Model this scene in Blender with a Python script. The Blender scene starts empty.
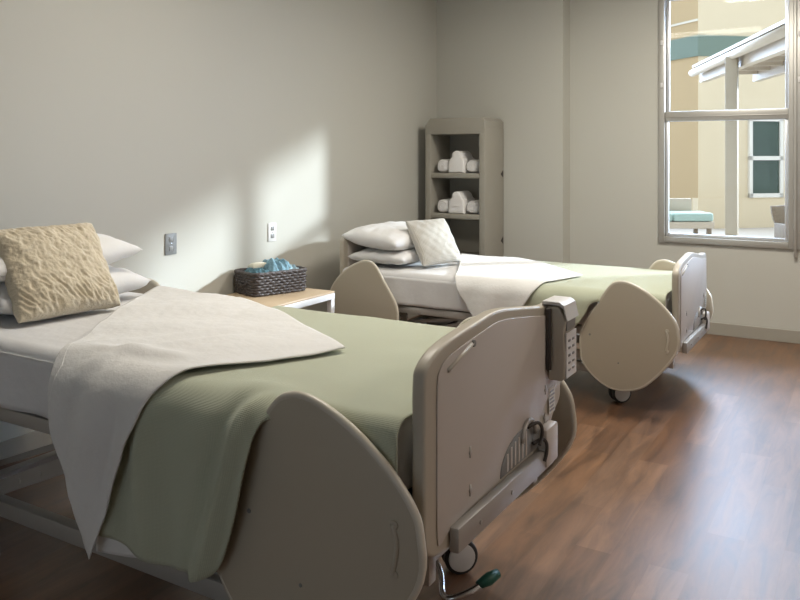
import bpy, bmesh, math, random
from mathutils import Vector, noise, Matrix
random.seed(7)
PI = math.pi
S = bpy.context.scene
COL = S.collection

# ---------------------------------------------------------------- camera, world, lights
HOR = 155.0
F = 790.0
YAW = math.radians(30.75)
cd = bpy.data.cameras.new('camera')
cam = bpy.data.objects.new('camera', cd)
COL.objects.link(cam)
cam.location = (0, 0, 1.4)
cam.rotation_euler = (PI / 2, 0, YAW)
cd.sensor_fit = 'HORIZONTAL'
cd.sensor_width = 36
cd.lens = 36 * F / 800
cd.shift_y = -(300 - HOR) / 800
cd.clip_start = 0.05
S.camera = cam
S.view_settings.view_transform = 'Standard'
S.view_settings.look = 'None'
S.view_settings.gamma = 1
S.view_settings.use_curve_mapping = False
S.view_settings.exposure = 0.0

w = bpy.data.worlds.new('sky')
S.world = w
w.use_nodes = True
wn, wl = w.node_tree.nodes, w.node_tree.links
wn.clear()
wo = wn.new('ShaderNodeOutputWorld')
wb = wn.new('ShaderNodeBackground')
tc = wn.new('ShaderNodeTexCoord')
mr = wn.new('ShaderNodeMapRange')
mr.inputs[1].default_value = 0.0
mr.inputs[2].default_value = 0.7
cr = wn.new('ShaderNodeValToRGB')
mr.inputs[1].default_value = 0.40
mr.inputs[2].default_value = 0.85
cr.color_ramp.elements[0].color = (1.45, 1.6, 1.85, 1)      # hazy half of the sky behind the house
cr.color_ramp.elements[1].color = (12.0, 15.5, 22.0, 1)        # clear blue half beyond the patio
dp = wn.new('ShaderNodeVectorMath')
dp.operation = 'DOT_PRODUCT'
dp.inputs[1].default_value = (-0.15, 0.95, 0.28)
wl.new(tc.outputs['Generated'], dp.inputs[0])
wl.new(dp.outputs['Value'], mr.inputs[0])
wl.new(mr.outputs[0], cr.inputs[0])
wl.new(cr.outputs[0], wb.inputs[0])
wb.inputs[1].default_value = 1.0
wl.new(wb.outputs[0], wo.inputs[0])

SUN_E = 6.0
sd = bpy.data.lights.new('sun', 'SUN')
sd.energy = SUN_E
sd.angle = math.radians(2.8)
sd.color = (0.84, 0.91, 1.0)
sun = bpy.data.objects.new('sun', sd)
COL.objects.link(sun)
sun.rotation_euler = Vector((-1.0, -0.95, -0.40)).to_track_quat('-Z', 'Y').to_euler()
sun.location = (6, 12, 8)

FILL_LAMPS = [((-0.7, 4.85), 68, (1.0, 0.95, 0.86)), ((-1.7, 2.6), 34, (1.0, 0.94, 0.84)), ((2.2, 2.6), 45, (1.0, 0.88, 0.80))]  # place, power and tint of the added fill panels

# ---------------------------------------------------------------- materials
def mat(name, color, rough=0.6, metal=0.0, spec=0.5, bump=None, vary=None, coat=0.0, sheen=0.0):
    """bump=(scale, strength, distance); vary=(scale, amount) a slight mottling of the surface colour"""
    m = bpy.data.materials.new(name)
    m.use_nodes = True
    n, l = m.node_tree.nodes, m.node_tree.links
    b = n['Principled BSDF']
    b.inputs['Base Color'].default_value = (*color, 1)
    b.inputs['Roughness'].default_value = rough
    b.inputs['Metallic'].default_value = metal
    b.inputs['Specular IOR Level'].default_value = spec
    b.inputs['Coat Weight'].default_value = coat
    b.inputs['Sheen Weight'].default_value = sheen
    t = n.new('ShaderNodeTexCoord')
    if vary:
        nz = n.new('ShaderNodeTexNoise')
        nz.inputs['Scale'].default_value = vary[0]
        nz.inputs['Detail'].default_value = 5
        l.new(t.outputs['Object'], nz.inputs['Vector'])
        mx = n.new('ShaderNodeMix')
        mx.data_type = 'RGBA'
        k = vary[1]
        mx.inputs[6].default_value = (*[c * (1 - k) for c in color], 1)
        mx.inputs[7].default_value = (*[min(1, c * (1 + k)) for c in color], 1)
        l.new(nz.outputs[0], mx.inputs[0])
        l.new(mx.outputs[2], b.inputs['Base Color'])
    if bump:
        nz = n.new('ShaderNodeTexNoise')
        nz.inputs['Scale'].default_value = bump[0]
        nz.inputs['Detail'].default_value = 4
        l.new(t.outputs['Object'], nz.inputs['Vector'])
        bp = n.new('ShaderNodeBump')
        bp.inputs['Strength'].default_value = bump[1]
        bp.inputs['Distance'].default_value = bump[2]
        l.new(nz.outputs[0], bp.inputs['Height'])
        l.new(bp.outputs[0], b.inputs['Normal'])
    return m

def waffle(name, color, color2, scale, strength, rough=0.9):
    """woven cellular cloth: two crossed waves on the cloth's own UV"""
    m = mat(name, color, rough, spec=0.15, sheen=0.2)
    n, l = m.node_tree.nodes, m.node_tree.links
    b = n['Principled BSDF']
    t = n.new('ShaderNodeTexCoord')
    ws = []
    for ax in ('X', 'Y'):
        wv = n.new('ShaderNodeTexWave')
        wv.bands_direction = ax
        wv.inputs['Scale'].default_value = scale
        wv.inputs['Distortion'].default_value = 0.6
        l.new(t.outputs['UV'], wv.inputs['Vector'])
        ws.append(wv)
    mm = n.new('ShaderNodeMath')
    mm.operation = 'MULTIPLY'
    l.new(ws[0].outputs[1], mm.inputs[0])
    l.new(ws[1].outputs[1], mm.inputs[1])
    mx = n.new('ShaderNodeMix')
    mx.data_type = 'RGBA'
    mx.inputs[6].default_value = (*color2, 1)
    mx.inputs[7].default_value = (*color, 1)
    l.new(mm.outputs[0], mx.inputs[0])
    l.new(mx.outputs[2], b.inputs['Base Color'])
    bp = n.new('ShaderNodeBump')
    bp.inputs['Strength'].default_value = strength
    bp.inputs['Distance'].default_value = 0.003
    l.new(mm.outputs[0], bp.inputs['Height'])
    l.new(bp.outputs[0], b.inputs['Normal'])
    return m

def floor_mat():
    m = bpy.data.materials.new('wood_plank_vinyl')
    m.use_nodes = True
    n, l = m.node_tree.nodes, m.node_tree.links
    b = n['Principled BSDF']
    t = n.new('ShaderNodeTexCoord')
    mp = n.new('ShaderNodeMapping')
    mp.inputs['Rotation'].default_value = (0, 0, PI / 2)
    l.new(t.outputs['Object'], mp.inputs[0])
    br = n.new('ShaderNodeTexBrick')
    br.offset = 0.37
    br.inputs['Color1'].default_value = (0.0, 0.0, 0.0, 1)
    br.inputs['Color2'].default_value = (1, 1, 1, 1)
    br.inputs['Mortar'].default_value = (0.3, 0.3, 0.3, 1)
    br.inputs['Scale'].default_value = 1.0
    br.inputs['Mortar Size'].default_value = 0.0012
    br.inputs['Brick Width'].default_value = 0.92
    br.inputs['Row Height'].default_value = 0.13
    l.new(mp.outputs[0], br.inputs[0])
    ramp = n.new('ShaderNodeValToRGB')
    e = ramp.color_ramp.elements
    e[0].color = (0.135, 0.068, 0.034, 1)
    e[1].color = (0.225, 0.125, 0.070, 1)
    x = e.new(0.35); x.color = (0.18, 0.092, 0.044, 1)
    x = e.new(0.7); x.color = (0.175, 0.102, 0.064, 1)
    l.new(br.outputs[0], ramp.inputs[0])
    # grain and mottling
    m2 = n.new('ShaderNodeMapping')
    m2.inputs['Scale'].default_value = (7, 1.1, 1)
    l.new(t.outputs['Object'], m2.inputs[0])
    nz = n.new('ShaderNodeTexNoise')
    nz.inputs['Scale'].default_value = 2.6
    nz.inputs['Detail'].default_value = 9
    nz.inputs['Roughness'].default_value = 0.62
    nz.inputs['Distortion'].default_value = 0.7
    l.new(m2.outputs[0], nz.inputs[0])
    r2 = n.new('ShaderNodeValToRGB')
    r2.color_ramp.elements[0].position = 0.3
    r2.color_ramp.elements[0].color = (0.46, 0.43, 0.42, 1)
    r2.color_ramp.elements[1].position = 0.72
    r2.color_ramp.elements[1].color = (1.25, 1.18, 1.10, 1)
    l.new(nz.outputs[0], r2.inputs[0])
    mx = n.new('ShaderNodeMix')
    mx.data_type = 'RGBA'
    mx.blend_type = 'MULTIPLY'
    mx.inputs[0].default_value = 1
    l.new(ramp.outputs[0], mx.inputs[6])
    l.new(r2.outputs[0], mx.inputs[7])
    l.new(mx.outputs[2], b.inputs['Base Color'])
    b.inputs['Roughness'].default_value = 0.30
    b.inputs['Specular IOR Level'].default_value = 1.0
    rr = n.new('ShaderNodeMapRange')
    rr.inputs[3].default_value = 0.28
    rr.inputs[4].default_value = 0.42
    l.new(nz.outputs[0], rr.inputs[0])
    l.new(rr.outputs[0], b.inputs['Roughness'])
    bp = n.new('ShaderNodeBump')
    bp.inputs['Strength'].default_value = 0.15
    bp.inputs['Distance'].default_value = 0.002
    l.new(nz.outputs[0], bp.inputs['Height'])
    l.new(bp.outputs[0], b.inputs['Normal'])
    return m

def glass_mat():
    m = bpy.data.materials.new('window_glass')
    m.use_nodes = True
    n, l = m.node_tree.nodes, m.node_tree.links
    n.clear()
    o = n.new('ShaderNodeOutputMaterial')
    tr = n.new('ShaderNodeBsdfTransparent')
    tr.inputs[0].default_value = (0.95, 0.97, 0.96, 1)
    gl = n.new('ShaderNodeBsdfGlossy')
    gl.inputs['Roughness'].default_value = 0.01
    lw = n.new('ShaderNodeLayerWeight')
    lw.inputs[0].default_value = 0.5
    pw = n.new('ShaderNodeMath'); pw.operation = 'POWER'; pw.inputs[1].default_value = 5
    l.new(lw.outputs['Facing'], pw.inputs[0])
    fr = n.new('ShaderNodeMath'); fr.operation = 'MULTIPLY_ADD'
    fr.inputs[1].default_value = 0.9; fr.inputs[2].default_value = 0.006
    l.new(pw.outputs[0], fr.inputs[0])
    mx = n.new('ShaderNodeMixShader')
    l.new(fr.outputs[0], mx.inputs[0])
    l.new(tr.outputs[0], mx.inputs[1])
    l.new(gl.outputs[0], mx.inputs[2])
    l.new(mx.outputs[0], o.inputs[0])
    return m

WALL = mat('wall_paint', (0.50, 0.490, 0.437), 0.75, spec=0.3, bump=(260, 0.12, 0.002), vary=(1.2, 0.02))
CEIL = mat('ceiling_paint', (0.70, 0.69, 0.66), 0.9, bump=(200, 0.1, 0.002))
FLOOR = floor_mat()
BASE = mat('baseboard_vinyl', (0.33, 0.305, 0.255), 0.5, vary=(3, 0.05))
GLASS = glass_mat()
ALU = mat('window_metal', (0.40, 0.385, 0.35), 0.38, metal=0.35, vary=(4, 0.04))
ALU2 = mat('window_metal_light', (0.62, 0.63, 0.64), 0.3, metal=0.5, vary=(4, 0.04))
PLAST = mat('beige_board_plastic', (0.45, 0.40, 0.31), 0.38, vary=(3, 0.03), bump=(500, 0.05, 0.001))
PLASTR = mat('board_rim_plastic', (0.46, 0.415, 0.335), 0.4, vary=(3, 0.03))
PLASTI = mat('board_inset_plastic', (0.54, 0.49, 0.44), 0.4, vary=(3, 0.03), bump=(500, 0.05, 0.001))
EDGE = mat('pale_edge_band', (0.58, 0.54, 0.45), 0.3, vary=(5, 0.03))
STEEL = mat('painted_steel', (0.42, 0.40, 0.37), 0.4, metal=0.3, vary=(8, 0.08))
STEELD = mat('dark_steel', (0.10, 0.095, 0.09), 0.5, metal=0.3, vary=(8, 0.1))
CHROME = mat('chrome', (0.7, 0.7, 0.7), 0.2, metal=1.0, vary=(8, 0.03))
WHITEP = mat('white_plastic', (0.66, 0.65, 0.63), 0.35, vary=(8, 0.03))
RUBBER = mat('dark_rubber', (0.035, 0.035, 0.035), 0.6, vary=(20, 0.1))
GREYP = mat('grey_plastic', (0.22, 0.22, 0.21), 0.45, vary=(20, 0.08))
DARK = mat('dark_recess', (0.05, 0.042, 0.036), 0.6, vary=(20, 0.1))
GREENP = mat('green_pedal_rubber', (0.012, 0.09, 0.06), 0.5, vary=(20, 0.1))
COTTON = mat('white_cotton', (0.76, 0.755, 0.745), 0.9, spec=0.1, sheen=0.1, bump=(35, 0.25, 0.006), vary=(6, 0.02))
SHEET = mat('white_sheet', (0.70, 0.695, 0.69), 0.9, spec=0.1, sheen=0.1, bump=(12, 0.45, 0.012), vary=(5, 0.03))
THROW = mat('cream_white_throw', (0.71, 0.70, 0.675), 0.9, spec=0.1, sheen=0.1, bump=(13, 0.6, 0.012), vary=(4, 0.03))
GREEN = waffle('green_cellular_blanket', (0.57, 0.59, 0.45), (0.455, 0.48, 0.36), 90, 0.5)
QUILT = waffle('white_quilted_cloth', (0.66, 0.64, 0.58), (0.50, 0.48, 0.43), 12, 1.0)
FUR = mat('tan_plush', (0.60, 0.52, 0.38), 0.95, spec=0.05, sheen=0.5, bump=(90, 0.7, 0.006), vary=(26, 0.14))
WARD = mat('taupe_moulded_plastic', (0.31, 0.29, 0.245), 0.5, vary=(5, 0.04), bump=(300, 0.08, 0.001))
TOWEL = mat('white_towel', (0.76, 0.74, 0.72), 0.95, spec=0.05, sheen=0.3, bump=(160, 0.6, 0.003), vary=(10, 0.03))
WOOD = mat('pale_maple_top', (0.58, 0.44, 0.29), 0.4, vary=(5, 0.08))
NSW = mat('nightstand_white', (0.68, 0.68, 0.69), 0.4, vary=(5, 0.03))
WICK = mat('dark_woven_wicker', (0.075, 0.062, 0.060), 0.55, bump=(70, 0.8, 0.004), vary=(60, 0.5))
TEAL = mat('teal_cloth', (0.20, 0.33, 0.40), 0.9, spec=0.1, bump=(50, 0.6, 0.004), vary=(38, 1.0))
TEAL2 = mat('dark_teal_cloth', (0.10, 0.19, 0.23), 0.9, spec=0.1, bump=(50, 0.6, 0.004), vary=(38, 1.0))
TEAL3 = mat('pale_blue_cloth', (0.38, 0.50, 0.60), 0.9, spec=0.1, bump=(50, 0.6, 0.004), vary=(38, 0.8))
SOAP = mat('ivory_cloth', (0.72, 0.69, 0.58), 0.8, vary=(10, 0.03))
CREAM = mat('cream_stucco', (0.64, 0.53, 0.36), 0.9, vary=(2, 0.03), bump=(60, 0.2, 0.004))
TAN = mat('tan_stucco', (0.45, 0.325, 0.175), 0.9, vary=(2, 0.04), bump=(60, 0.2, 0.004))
BUFF = mat('buff_stucco', (0.62, 0.57, 0.47), 0.9, vary=(2, 0.03), bump=(60, 0.2, 0.004))
TEALB = mat('teal_painted_band', (0.16, 0.205, 0.16), 0.8, vary=(2, 0.04))
CONC = mat('pale_patio_concrete', (0.42, 0.37, 0.31), 0.85, vary=(3, 0.06), bump=(60, 0.2, 0.003))
OWHITE = mat('outdoor_white_paint', (0.46, 0.38, 0.285), 0.5, vary=(4, 0.03))
OGREY = mat('outdoor_grey_post', (0.34, 0.28, 0.20), 0.5, vary=(4, 0.03))
PANE = mat('dark_green_pane', (0.035, 0.06, 0.04), 0.25, vary=(3, 0.2))
AQUA = mat('aqua_cushion_cloth', (0.34, 0.44, 0.38), 0.85, vary=(6, 0.04))
BROWN = mat('brown_wicker', (0.20, 0.15, 0.10), 0.7, vary=(40, 0.3), bump=(60, 0.5, 0.004))
FRW = mat('white_window_paint', (0.70, 0.66, 0.58), 0.5, vary=(4, 0.03))
LAMPM = mat('fill_lamp_diffuser', (0.8, 0.8, 0.8), 0.6)  # glowing cover of the added ceiling panels
_b = LAMPM.node_tree.nodes['Principled BSDF']
_b.inputs['Emission Color'].default_value = (1, 0.92, 0.8, 1)
_b.inputs['Emission Strength'].default_value = 2.0

# ---------------------------------------------------------------- helpers
def obj(name, bm, m, parent=None, smooth=True, loc=None):
    me = bpy.data.meshes.new(name)
    bm.normal_update()
    bm.to_mesh(me)
    bm.free()
    if m is not None:
        for mm in (m if isinstance(m, (list, tuple)) else [m]):
            me.materials.append(mm)
    if smooth:
        me.shade_smooth()
    o = bpy.data.objects.new(name, me)
    COL.objects.link(o)
    if parent is not None:
        o.parent = parent
    if loc is not None:
        o.location = loc
    return o

def tag(o, label, cat, group=None, kind=None):
    o['label'] = label
    o['category'] = cat
    if group: o['group'] = group
    if kind: o['kind'] = kind
    return o

def thing(name, label, cat, loc=(0, 0, 0), rz=0, group=None):
    o = bpy.data.objects.new(name, None)
    COL.objects.link(o)
    o.empty_display_size = 0.1
    o.location = loc
    o.rotation_euler = (0, 0, rz)
    return tag(o, label, cat, group)

def bx(bm, x0, x1, y0, y1, z0, z1, bev=0.0, seg=2, mi=0):
    r = bmesh.ops.create_cube(bm, size=1)
    vs = r['verts']
    for v in vs:
        v.co = Vector((x0 + (v.co.x + .5) * (x1 - x0), y0 + (v.co.y + .5) * (y1 - y0), z0 + (v.co.z + .5) * (z1 - z0)))
    fs = set(f for v in vs for f in v.link_faces)
    for f in fs: f.material_index = mi
    if bev > 0:
        es = list(set(e for v in vs for e in v.link_edges))
        rr = bmesh.ops.bevel(bm, geom=es, offset=bev, segments=seg, profile=0.5, affect='EDGES')
        for f in rr['faces']: f.material_index = mi
    return vs

def box(name, x0, x1, y0, y1, z0, z1, m, parent=None, bev=0.0, seg=2):
    bm = bmesh.new()
    bx(bm, x0, x1, y0, y1, z0, z1, bev, seg)
    o = obj(name, bm, m, parent, smooth=bev > 0)
    if bev > 0: flatn(o)
    return o

def flatn(o, ang=35):
    # smooth curved parts, keep crisp edges
    try:
        o.data.set_sharp_from_angle(angle=math.radians(ang))
    except Exception:
        pass

def tube(bm, pts, r, seg=10, closed=False, cap=True):
    pts = [Vector(p) for p in pts]
    n = len(pts)
    rings = []
    up0 = None
    for i, p in enumerate(pts):
        if closed:
            d = (pts[(i + 1) % n] - pts[i - 1]).normalized()
        elif i == 0: d = (pts[1] - p).normalized()
        elif i == n - 1: d = (p - pts[i - 1]).normalized()
        else: d = (pts[i + 1] - pts[i - 1]).normalized()
        if up0 is None:
            up0 = Vector((0, 0, 1)) if abs(d.z) < .9 else Vector((1, 0, 0))
        a = d.cross(up0)
        if a.length < 1e-5: a = d.orthogonal()
        a.normalize()
        b = d.cross(a).normalized()
        up0 = -b if b.dot(up0) < 0 else b
        a = d.cross(up0).normalized()
        rr = r(i) if callable(r) else r
        rings.append([bm.verts.new(p + (a * math.cos(2 * PI * k / seg) + up0 * math.sin(2 * PI * k / seg)) * rr) for k in range(seg)])
    m = n if closed else n - 1
    for i in range(m):
        A, B = rings[i], rings[(i + 1) % n]
        for k in range(seg):
            try: bm.faces.new((A[k], A[(k + 1) % seg], B[(k + 1) % seg], B[k]))
            except ValueError: pass
    if cap and not closed:
        bm.faces.new(rings[0][::-1]); bm.faces.new(rings[-1])
    bmesh.ops.recalc_face_normals(bm, faces=bm.faces[:])

def bar(bm, p, q, w_, h_, bev=0.003):
    """a rectangular bar from p to q, w_ wide sideways and h_ high"""
    p, q = Vector(p), Vector(q)
    d = q - p
    L = d.length
    vs = bx(bm, 0, L, -w_ / 2, w_ / 2, -h_ / 2, h_ / 2)
    d.normalize()
    up = Vector((0, 0, 1)) if abs(d.z) < .95 else Vector((0, 1, 0))
    s = up.cross(d).normalized()
    u = d.cross(s)
    M = Matrix((d, s, u)).transposed()
    for v in vs: v.co = M @ v.co + p

def catmull(pts, k=5, closed=True):
    n = len(pts)
    out = []
    for i in range(n if closed else n - 1):
        if closed: P = [pts[(i + j - 1) % n] for j in range(4)]
        else: P = [pts[max(0, min(n - 1, i + j - 1))] for j in range(4)]
        for s in range(k):
            t = s / k
            out.append(tuple(0.5 * (2 * P[1][c] + (P[2][c] - P[0][c]) * t + (2 * P[0][c] - 5 * P[1][c] + 4 * P[2][c] - P[3][c]) * t * t
                             + (-P[0][c] + 3 * P[1][c] - 3 * P[2][c] + P[3][c]) * t ** 3) for c in range(len(P[0]))))
    if not closed: out.append(tuple(pts[-1]))
    return out

def prism(bm, outline, fn, depth, bev=0.004, seg=2):
    """outline of 2D points; fn(a, b, d) -> 3D; extruded over 0..depth"""
    A = [bm.verts.new(fn(a, b, 0)) for a, b in outline]
    B = [bm.verts.new(fn(a, b, depth)) for a, b in outline]
    n = len(A)
    f0 = bm.faces.new(A[::-1]); f1 = bm.faces.new(B)
    for i in range(n):
        bm.faces.new((A[i], A[(i + 1) % n], B[(i + 1) % n], B[i]))
    bmesh.ops.recalc_face_normals(bm, faces=bm.faces[:])
    if bev > 0:
        es = list(f0.edges) + list(f1.edges)
        bmesh.ops.bevel(bm, geom=es, offset=bev, segments=seg, profile=0.5, affect='EDGES')

def disc(bm, c, axis, r, th, seg=28, bev=0.004):
    c = Vector(c); ax = Vector(axis).normalized()
    a = ax.orthogonal().normalized(); b = ax.cross(a)
    out = [(r * math.cos(2 * PI * k / seg), r * math.sin(2 * PI * k / seg)) for k in range(seg)]
    prism(bm, out, lambda x, y, d: c + a * x + b * y + ax * (d - th / 2), th, bev)

def resample(poly, n):
    P = [Vector(p) for p in poly]
    L = [0]
    for i in range(1, len(P)): L.append(L[-1] + (P[i] - P[i - 1]).length)
    out = []
    for k in range(n + 1):
        s = L[-1] * k / n
        i = 1
        while i < len(P) - 1 and L[i] < s: i += 1
        t = 0 if L[i] == L[i - 1] else (s - L[i - 1]) / (L[i] - L[i - 1])
        out.append(P[i - 1].lerp(P[i], max(0, min(1, t))))
    return out

def sm(a, b, x):
    t = max(0, min(1, (x - a) / (b - a)))
    return t * t * (3 - 2 * t)

def nz(x, y=0, z=0):
    return noise.noise(Vector((x, y, z)))

def cloth_patch(bm, top, bottom, left, right, n, m, surf, uvl):
    """Coons patch over (x, t) cloth coordinates, mapped into the room by surf"""
    T, B = resample(catmull(top, 6, False), n), resample(catmull(bottom, 6, False), n)
    Lc, R = resample(catmull(left, 6, False), m), resample(catmull(right, 6, False), m)
    g = []
    for j in range(m + 1):
        v = j / m
        row = []
        for i in range(n + 1):
            u = i / n
            p = T[i] * (1 - v) + B[i] * v + Lc[j] * (1 - u) + R[j] * u \
                - (T[0] * (1 - u) * (1 - v) + T[n] * u * (1 - v) + B[0] * (1 - u) * v + B[n] * u * v)
            q = bm.verts.new(surf(p.x, p.y))
            row.append((q, p))
        g.append(row)
    for j in range(m):
        for i in range(n):
            c = [g[j][i], g[j][i + 1], g[j + 1][i + 1], g[j + 1][i]]
            f = bm.faces.new([q[0] for q in c])
            for lp, q in zip(f.loops, c): lp[uvl].uv = (q[1].x, q[1].y)

def pillow_bm(W, D, T, n=40, puff=0.42, wr=0.006, seed=0, pinch=0.05, ridges=None, rand=0.0):
    bm = bmesh.new()
    uvl = bm.loops.layers.uv.new('UVMap')
    G = {}
    for s in (1, -1):
        for j in range(n + 1):
            for i in range(n + 1):
                u, v = 2 * i / n - 1, 2 * j / n - 1
                if s < 0 and (i in (0, n) or j in (0, n)):
                    G[s, i, j] = G[1, i, j]; continue
                h = (max(0, 1 - abs(u) ** 2.6) * max(0, 1 - abs(v) ** 2.6)) ** puff
                x = u * W / 2 * (1 - pinch * (1 - v * v))
                y = v * D / 2 * (1 - pinch * (1 - u * u))
                z = s * T / 2 * h
                k = min(1, h * 3)
                z += k * wr * (nz(x * 9 + seed, y * 9, s * 3) + .6 * nz(x * 22 + seed, y * 14, s))
                # gathered pleats that run in from the corners
                z += k * wr * 0.8 * math.sin(12 * math.atan2(v, u) + seed) * (u * u + v * v) / 2
                if ridges: z += s * ridges(x, y) * min(1, h * 2)
                G[s, i, j] = bm.verts.new((x, y, z))
        for j in range(n):
            for i in range(n):
                q = [(i, j), (i + 1, j), (i + 1, j + 1), (i, j + 1)]
                if s < 0: q = q[::-1]
                f = bm.faces.new([G[s, a, b] for a, b in q])
                for lp, (a, b) in zip(f.loops, q): lp[uvl].uv = (a / n, b / n)
    return bm

# ---------------------------------------------------------------- the room
XL, XR = -3.40, 4.4
YB, YP, YF = 6.55, 6.37, -3.6
XJ = -2.205
ZC = 3.0
def struct(name, bm, m, smooth=False):
    o = obj(name, bm, m, None, smooth)
    o['kind'] = 'structure'
    return o
bm = bmesh.new(); bx(bm, XL - .2, XR + .2, YF - .2, YB + .02, -.1, 0); struct('floor', bm, FLOOR)
bm = bmesh.new(); bx(bm, XL - .2, XR + .2, YF - .2, YB + .2, ZC, ZC + .1); struct('ceiling', bm, CEIL)
bm = bmesh.new(); bx(bm, XL - .2, XL, YF - .2, YB + .2, 0, ZC); struct('wall_left', bm, WALL)
bm = bmesh.new(); bx(bm, XR, XR + .2, YF - .2, YB + .2, 0, ZC); struct('wall_right', bm, WALL)
bm = bmesh.new()
bx(bm, XL, -2.7, YF - .2, YF, 0, ZC); bx(bm, .5, XR, YF - .2, YF, 0, ZC)
bx(bm, -2.7, .5, YF - .2, YF, 0, .7); bx(bm, -2.7, .5, YF - .2, YF, 2.6, ZC)  # opening left for the added window
struct('wall_front', bm, WALL)
bm = bmesh.new()
for xx in (-2.7, -1.66, -.62, .42): bx(bm, xx, xx + .08, YF - .12, YF - .04, .7, 2.6)
bx(bm, -2.7, .5, YF - .12, YF - .04, .7, .78); bx(bm, -2.7, .5, YF - .12, YF - .04, 2.52, 2.6)
w3 = struct('window_3', bm, ALU)  # added behind the camera to let in cool fill light
bm = bmesh.new(); bx(bm, -2.65, .45, YF - .085, YF - .08, .75, 2.55); obj('glass_pane', bm, GLASS, w3, False)
# back wall with its projecting bay and two window openings
WT = 0.14
ZS, ZH = 0.70, 2.72
OPEN = [(-1.465, -0.475), (-0.475, 0.56)]
bm = bmesh.new()
bx(bm, XL, XJ, YP, YB + WT, 0, ZC)
xs = [XJ, OPEN[0][0], OPEN[0][1], OPEN[1][0], OPEN[1][1], XR]
bx(bm, xs[0], xs[1], YB, YB + WT, 0, ZC)
bx(bm, xs[4], xs[5], YB, YB + WT, 0, ZC)
bx(bm, xs[1], xs[4], YB, YB + WT, 0, ZS)
bx(bm, xs[1], xs[4], YB, YB + WT, ZH, ZC)
struct('wall_back', bm, WALL)
# baseboards
def basebd(name, segs):
    bm = bmesh.new()
    for s in segs: bx(bm, *s, 0.0, 0.095, 0.003)
    struct(name, bm, BASE)
basebd('baseboard_left', [(XL, XL + .012, YF, YP)])
basebd('baseboard_back', [(XL, XJ + .012, YP - .012, YP), (XJ, XJ + .012, YP, YB), (XJ + .012, XR, YB - .012, YB)])
basebd('baseboard_right', [(XR - .012, XR, YF, YB)])
# windows
def window(idx, x0, x1):
    zr0, zr1 = 1.672, 1.748
    bm = bmesh.new()
    y0, y1 = YB - .022, YB + .088
    f = 0.048
    # outer flange, proud of the plaster
    for a in ((x0, x0 + f, ZS, ZH), (x1 - f, x1, ZS, ZH), (x0 + f, x1 - f, ZS, ZS + f), (x0 + f, x1 - f, ZH - f, ZH)):
        bx(bm, a[0], a[1], y0, y1, a[2], a[3], 0.004)
    root = struct('window_%d' % idx, bm, ALU, True)
    flatn(root)
    # inner sash frames
    bm = bmesh.new()
    g = 0.024
    a0, a1 = x0 + f + .001, x1 - f - .001
    b0, b1 = ZS + f + .001, ZH - f - .001
    for (c0, c1, yy) in ((b0, zr0 + .02, YB + .012), (zr1 - .02, b1, YB + .05)):
        for q in ((a0, a0 + g, c0, c1), (a1 - g, a1, c0, c1), (a0 + g, a1 - g, c0, c0 + g), (a0 + g, a1 - g, c1 - g, c1)):
            bx(bm, q[0], q[1], yy, yy + .034, q[2], q[3], 0.003)
    o = obj('window_frame', bm, ALU2, root); o['label'] = 'pale metal sash frames'; flatn(o)
    bm = bmesh.new()
    bx(bm, a0, a1, YB - .006, YB + .06, zr0, zr1, 0.006)
    bx(bm, a0, a1, YB - .012, YB + .01, zr0 + .028, zr0 + .036, 0.002)
    o = obj('meeting_rail', bm, ALU, root); flatn(o)
    bm = bmesh.new()
    bx(bm, a0 + g * .8, a1 - g * .8, YB + .028, YB + .032, b0 + g * .8, zr0 + .005)
    obj('glass_pane', bm, GLASS, root, False)
    bm = bmesh.new()
    bx(bm, a0 + g * .8, a1 - g * .8, YB + .066, YB + .070, zr1 - .005, b1 - g * .8)
    obj('glass_pane', bm, GLASS, root, False)
    bm = bmesh.new()
    for zc in (2.30, 1.96):
        bx(bm, x0 + .018, x0 + .036, y0 - .012, y0 + .002, zc - .02, zc + .02, 0.004)
    o = obj('sash_latch', bm, WHITEP, root); o['label'] = 'small pale latches on the jamb'
window(1, *OPEN[0])
window(2, *OPEN[1])
bm = bmesh.new()
bx(bm, OPEN[0][1] - .012, OPEN[1][0] + .012, YB - .034, YB - .023, ZS - .06, ZH, 0.004)
struct('trim_1', bm, ALU, True)

# eave added out of view, cuts off the top of the sun beam
bm = bmesh.new(); bx(bm, -7, 7, YB + WT, YB + 2.0, 3.17, 3.3); struct('added_eave', bm, OWHITE)

# ---------------------------------------------------------------- unseen ceiling lamps, added to fill the room with light
for i, ((lx, ly), e, c) in enumerate(FILL_LAMPS):
    t = thing('added_ceiling_light', ['added unseen ceiling panel light over the foot of the far bed', 'added unseen ceiling panel light above the foreground bed', 'added unseen ceiling panel light on the right side of the room'][i],
              'added ceiling light', (lx, ly, ZC - .04), 0, 'added ceiling panel lights')
    box('frame', -.62, .62, -.32, .32, .005, .04, WHITEP, t, .004)
    box('diffuser', -.58, .58, -.28, .28, -.002, .008, LAMPM, t)
    ld = bpy.data.lights.new('fill_light', 'AREA')
    ld.shape = 'RECTANGLE'; ld.size = 1.1; ld.size_y = 0.5
    ld.energy = e; ld.color = c
    lo = bpy.data.objects.new('fill_light', ld)
    COL.objects.link(lo)
    lo.parent = t
    lo.location = (0, 0, -.012)

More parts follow.
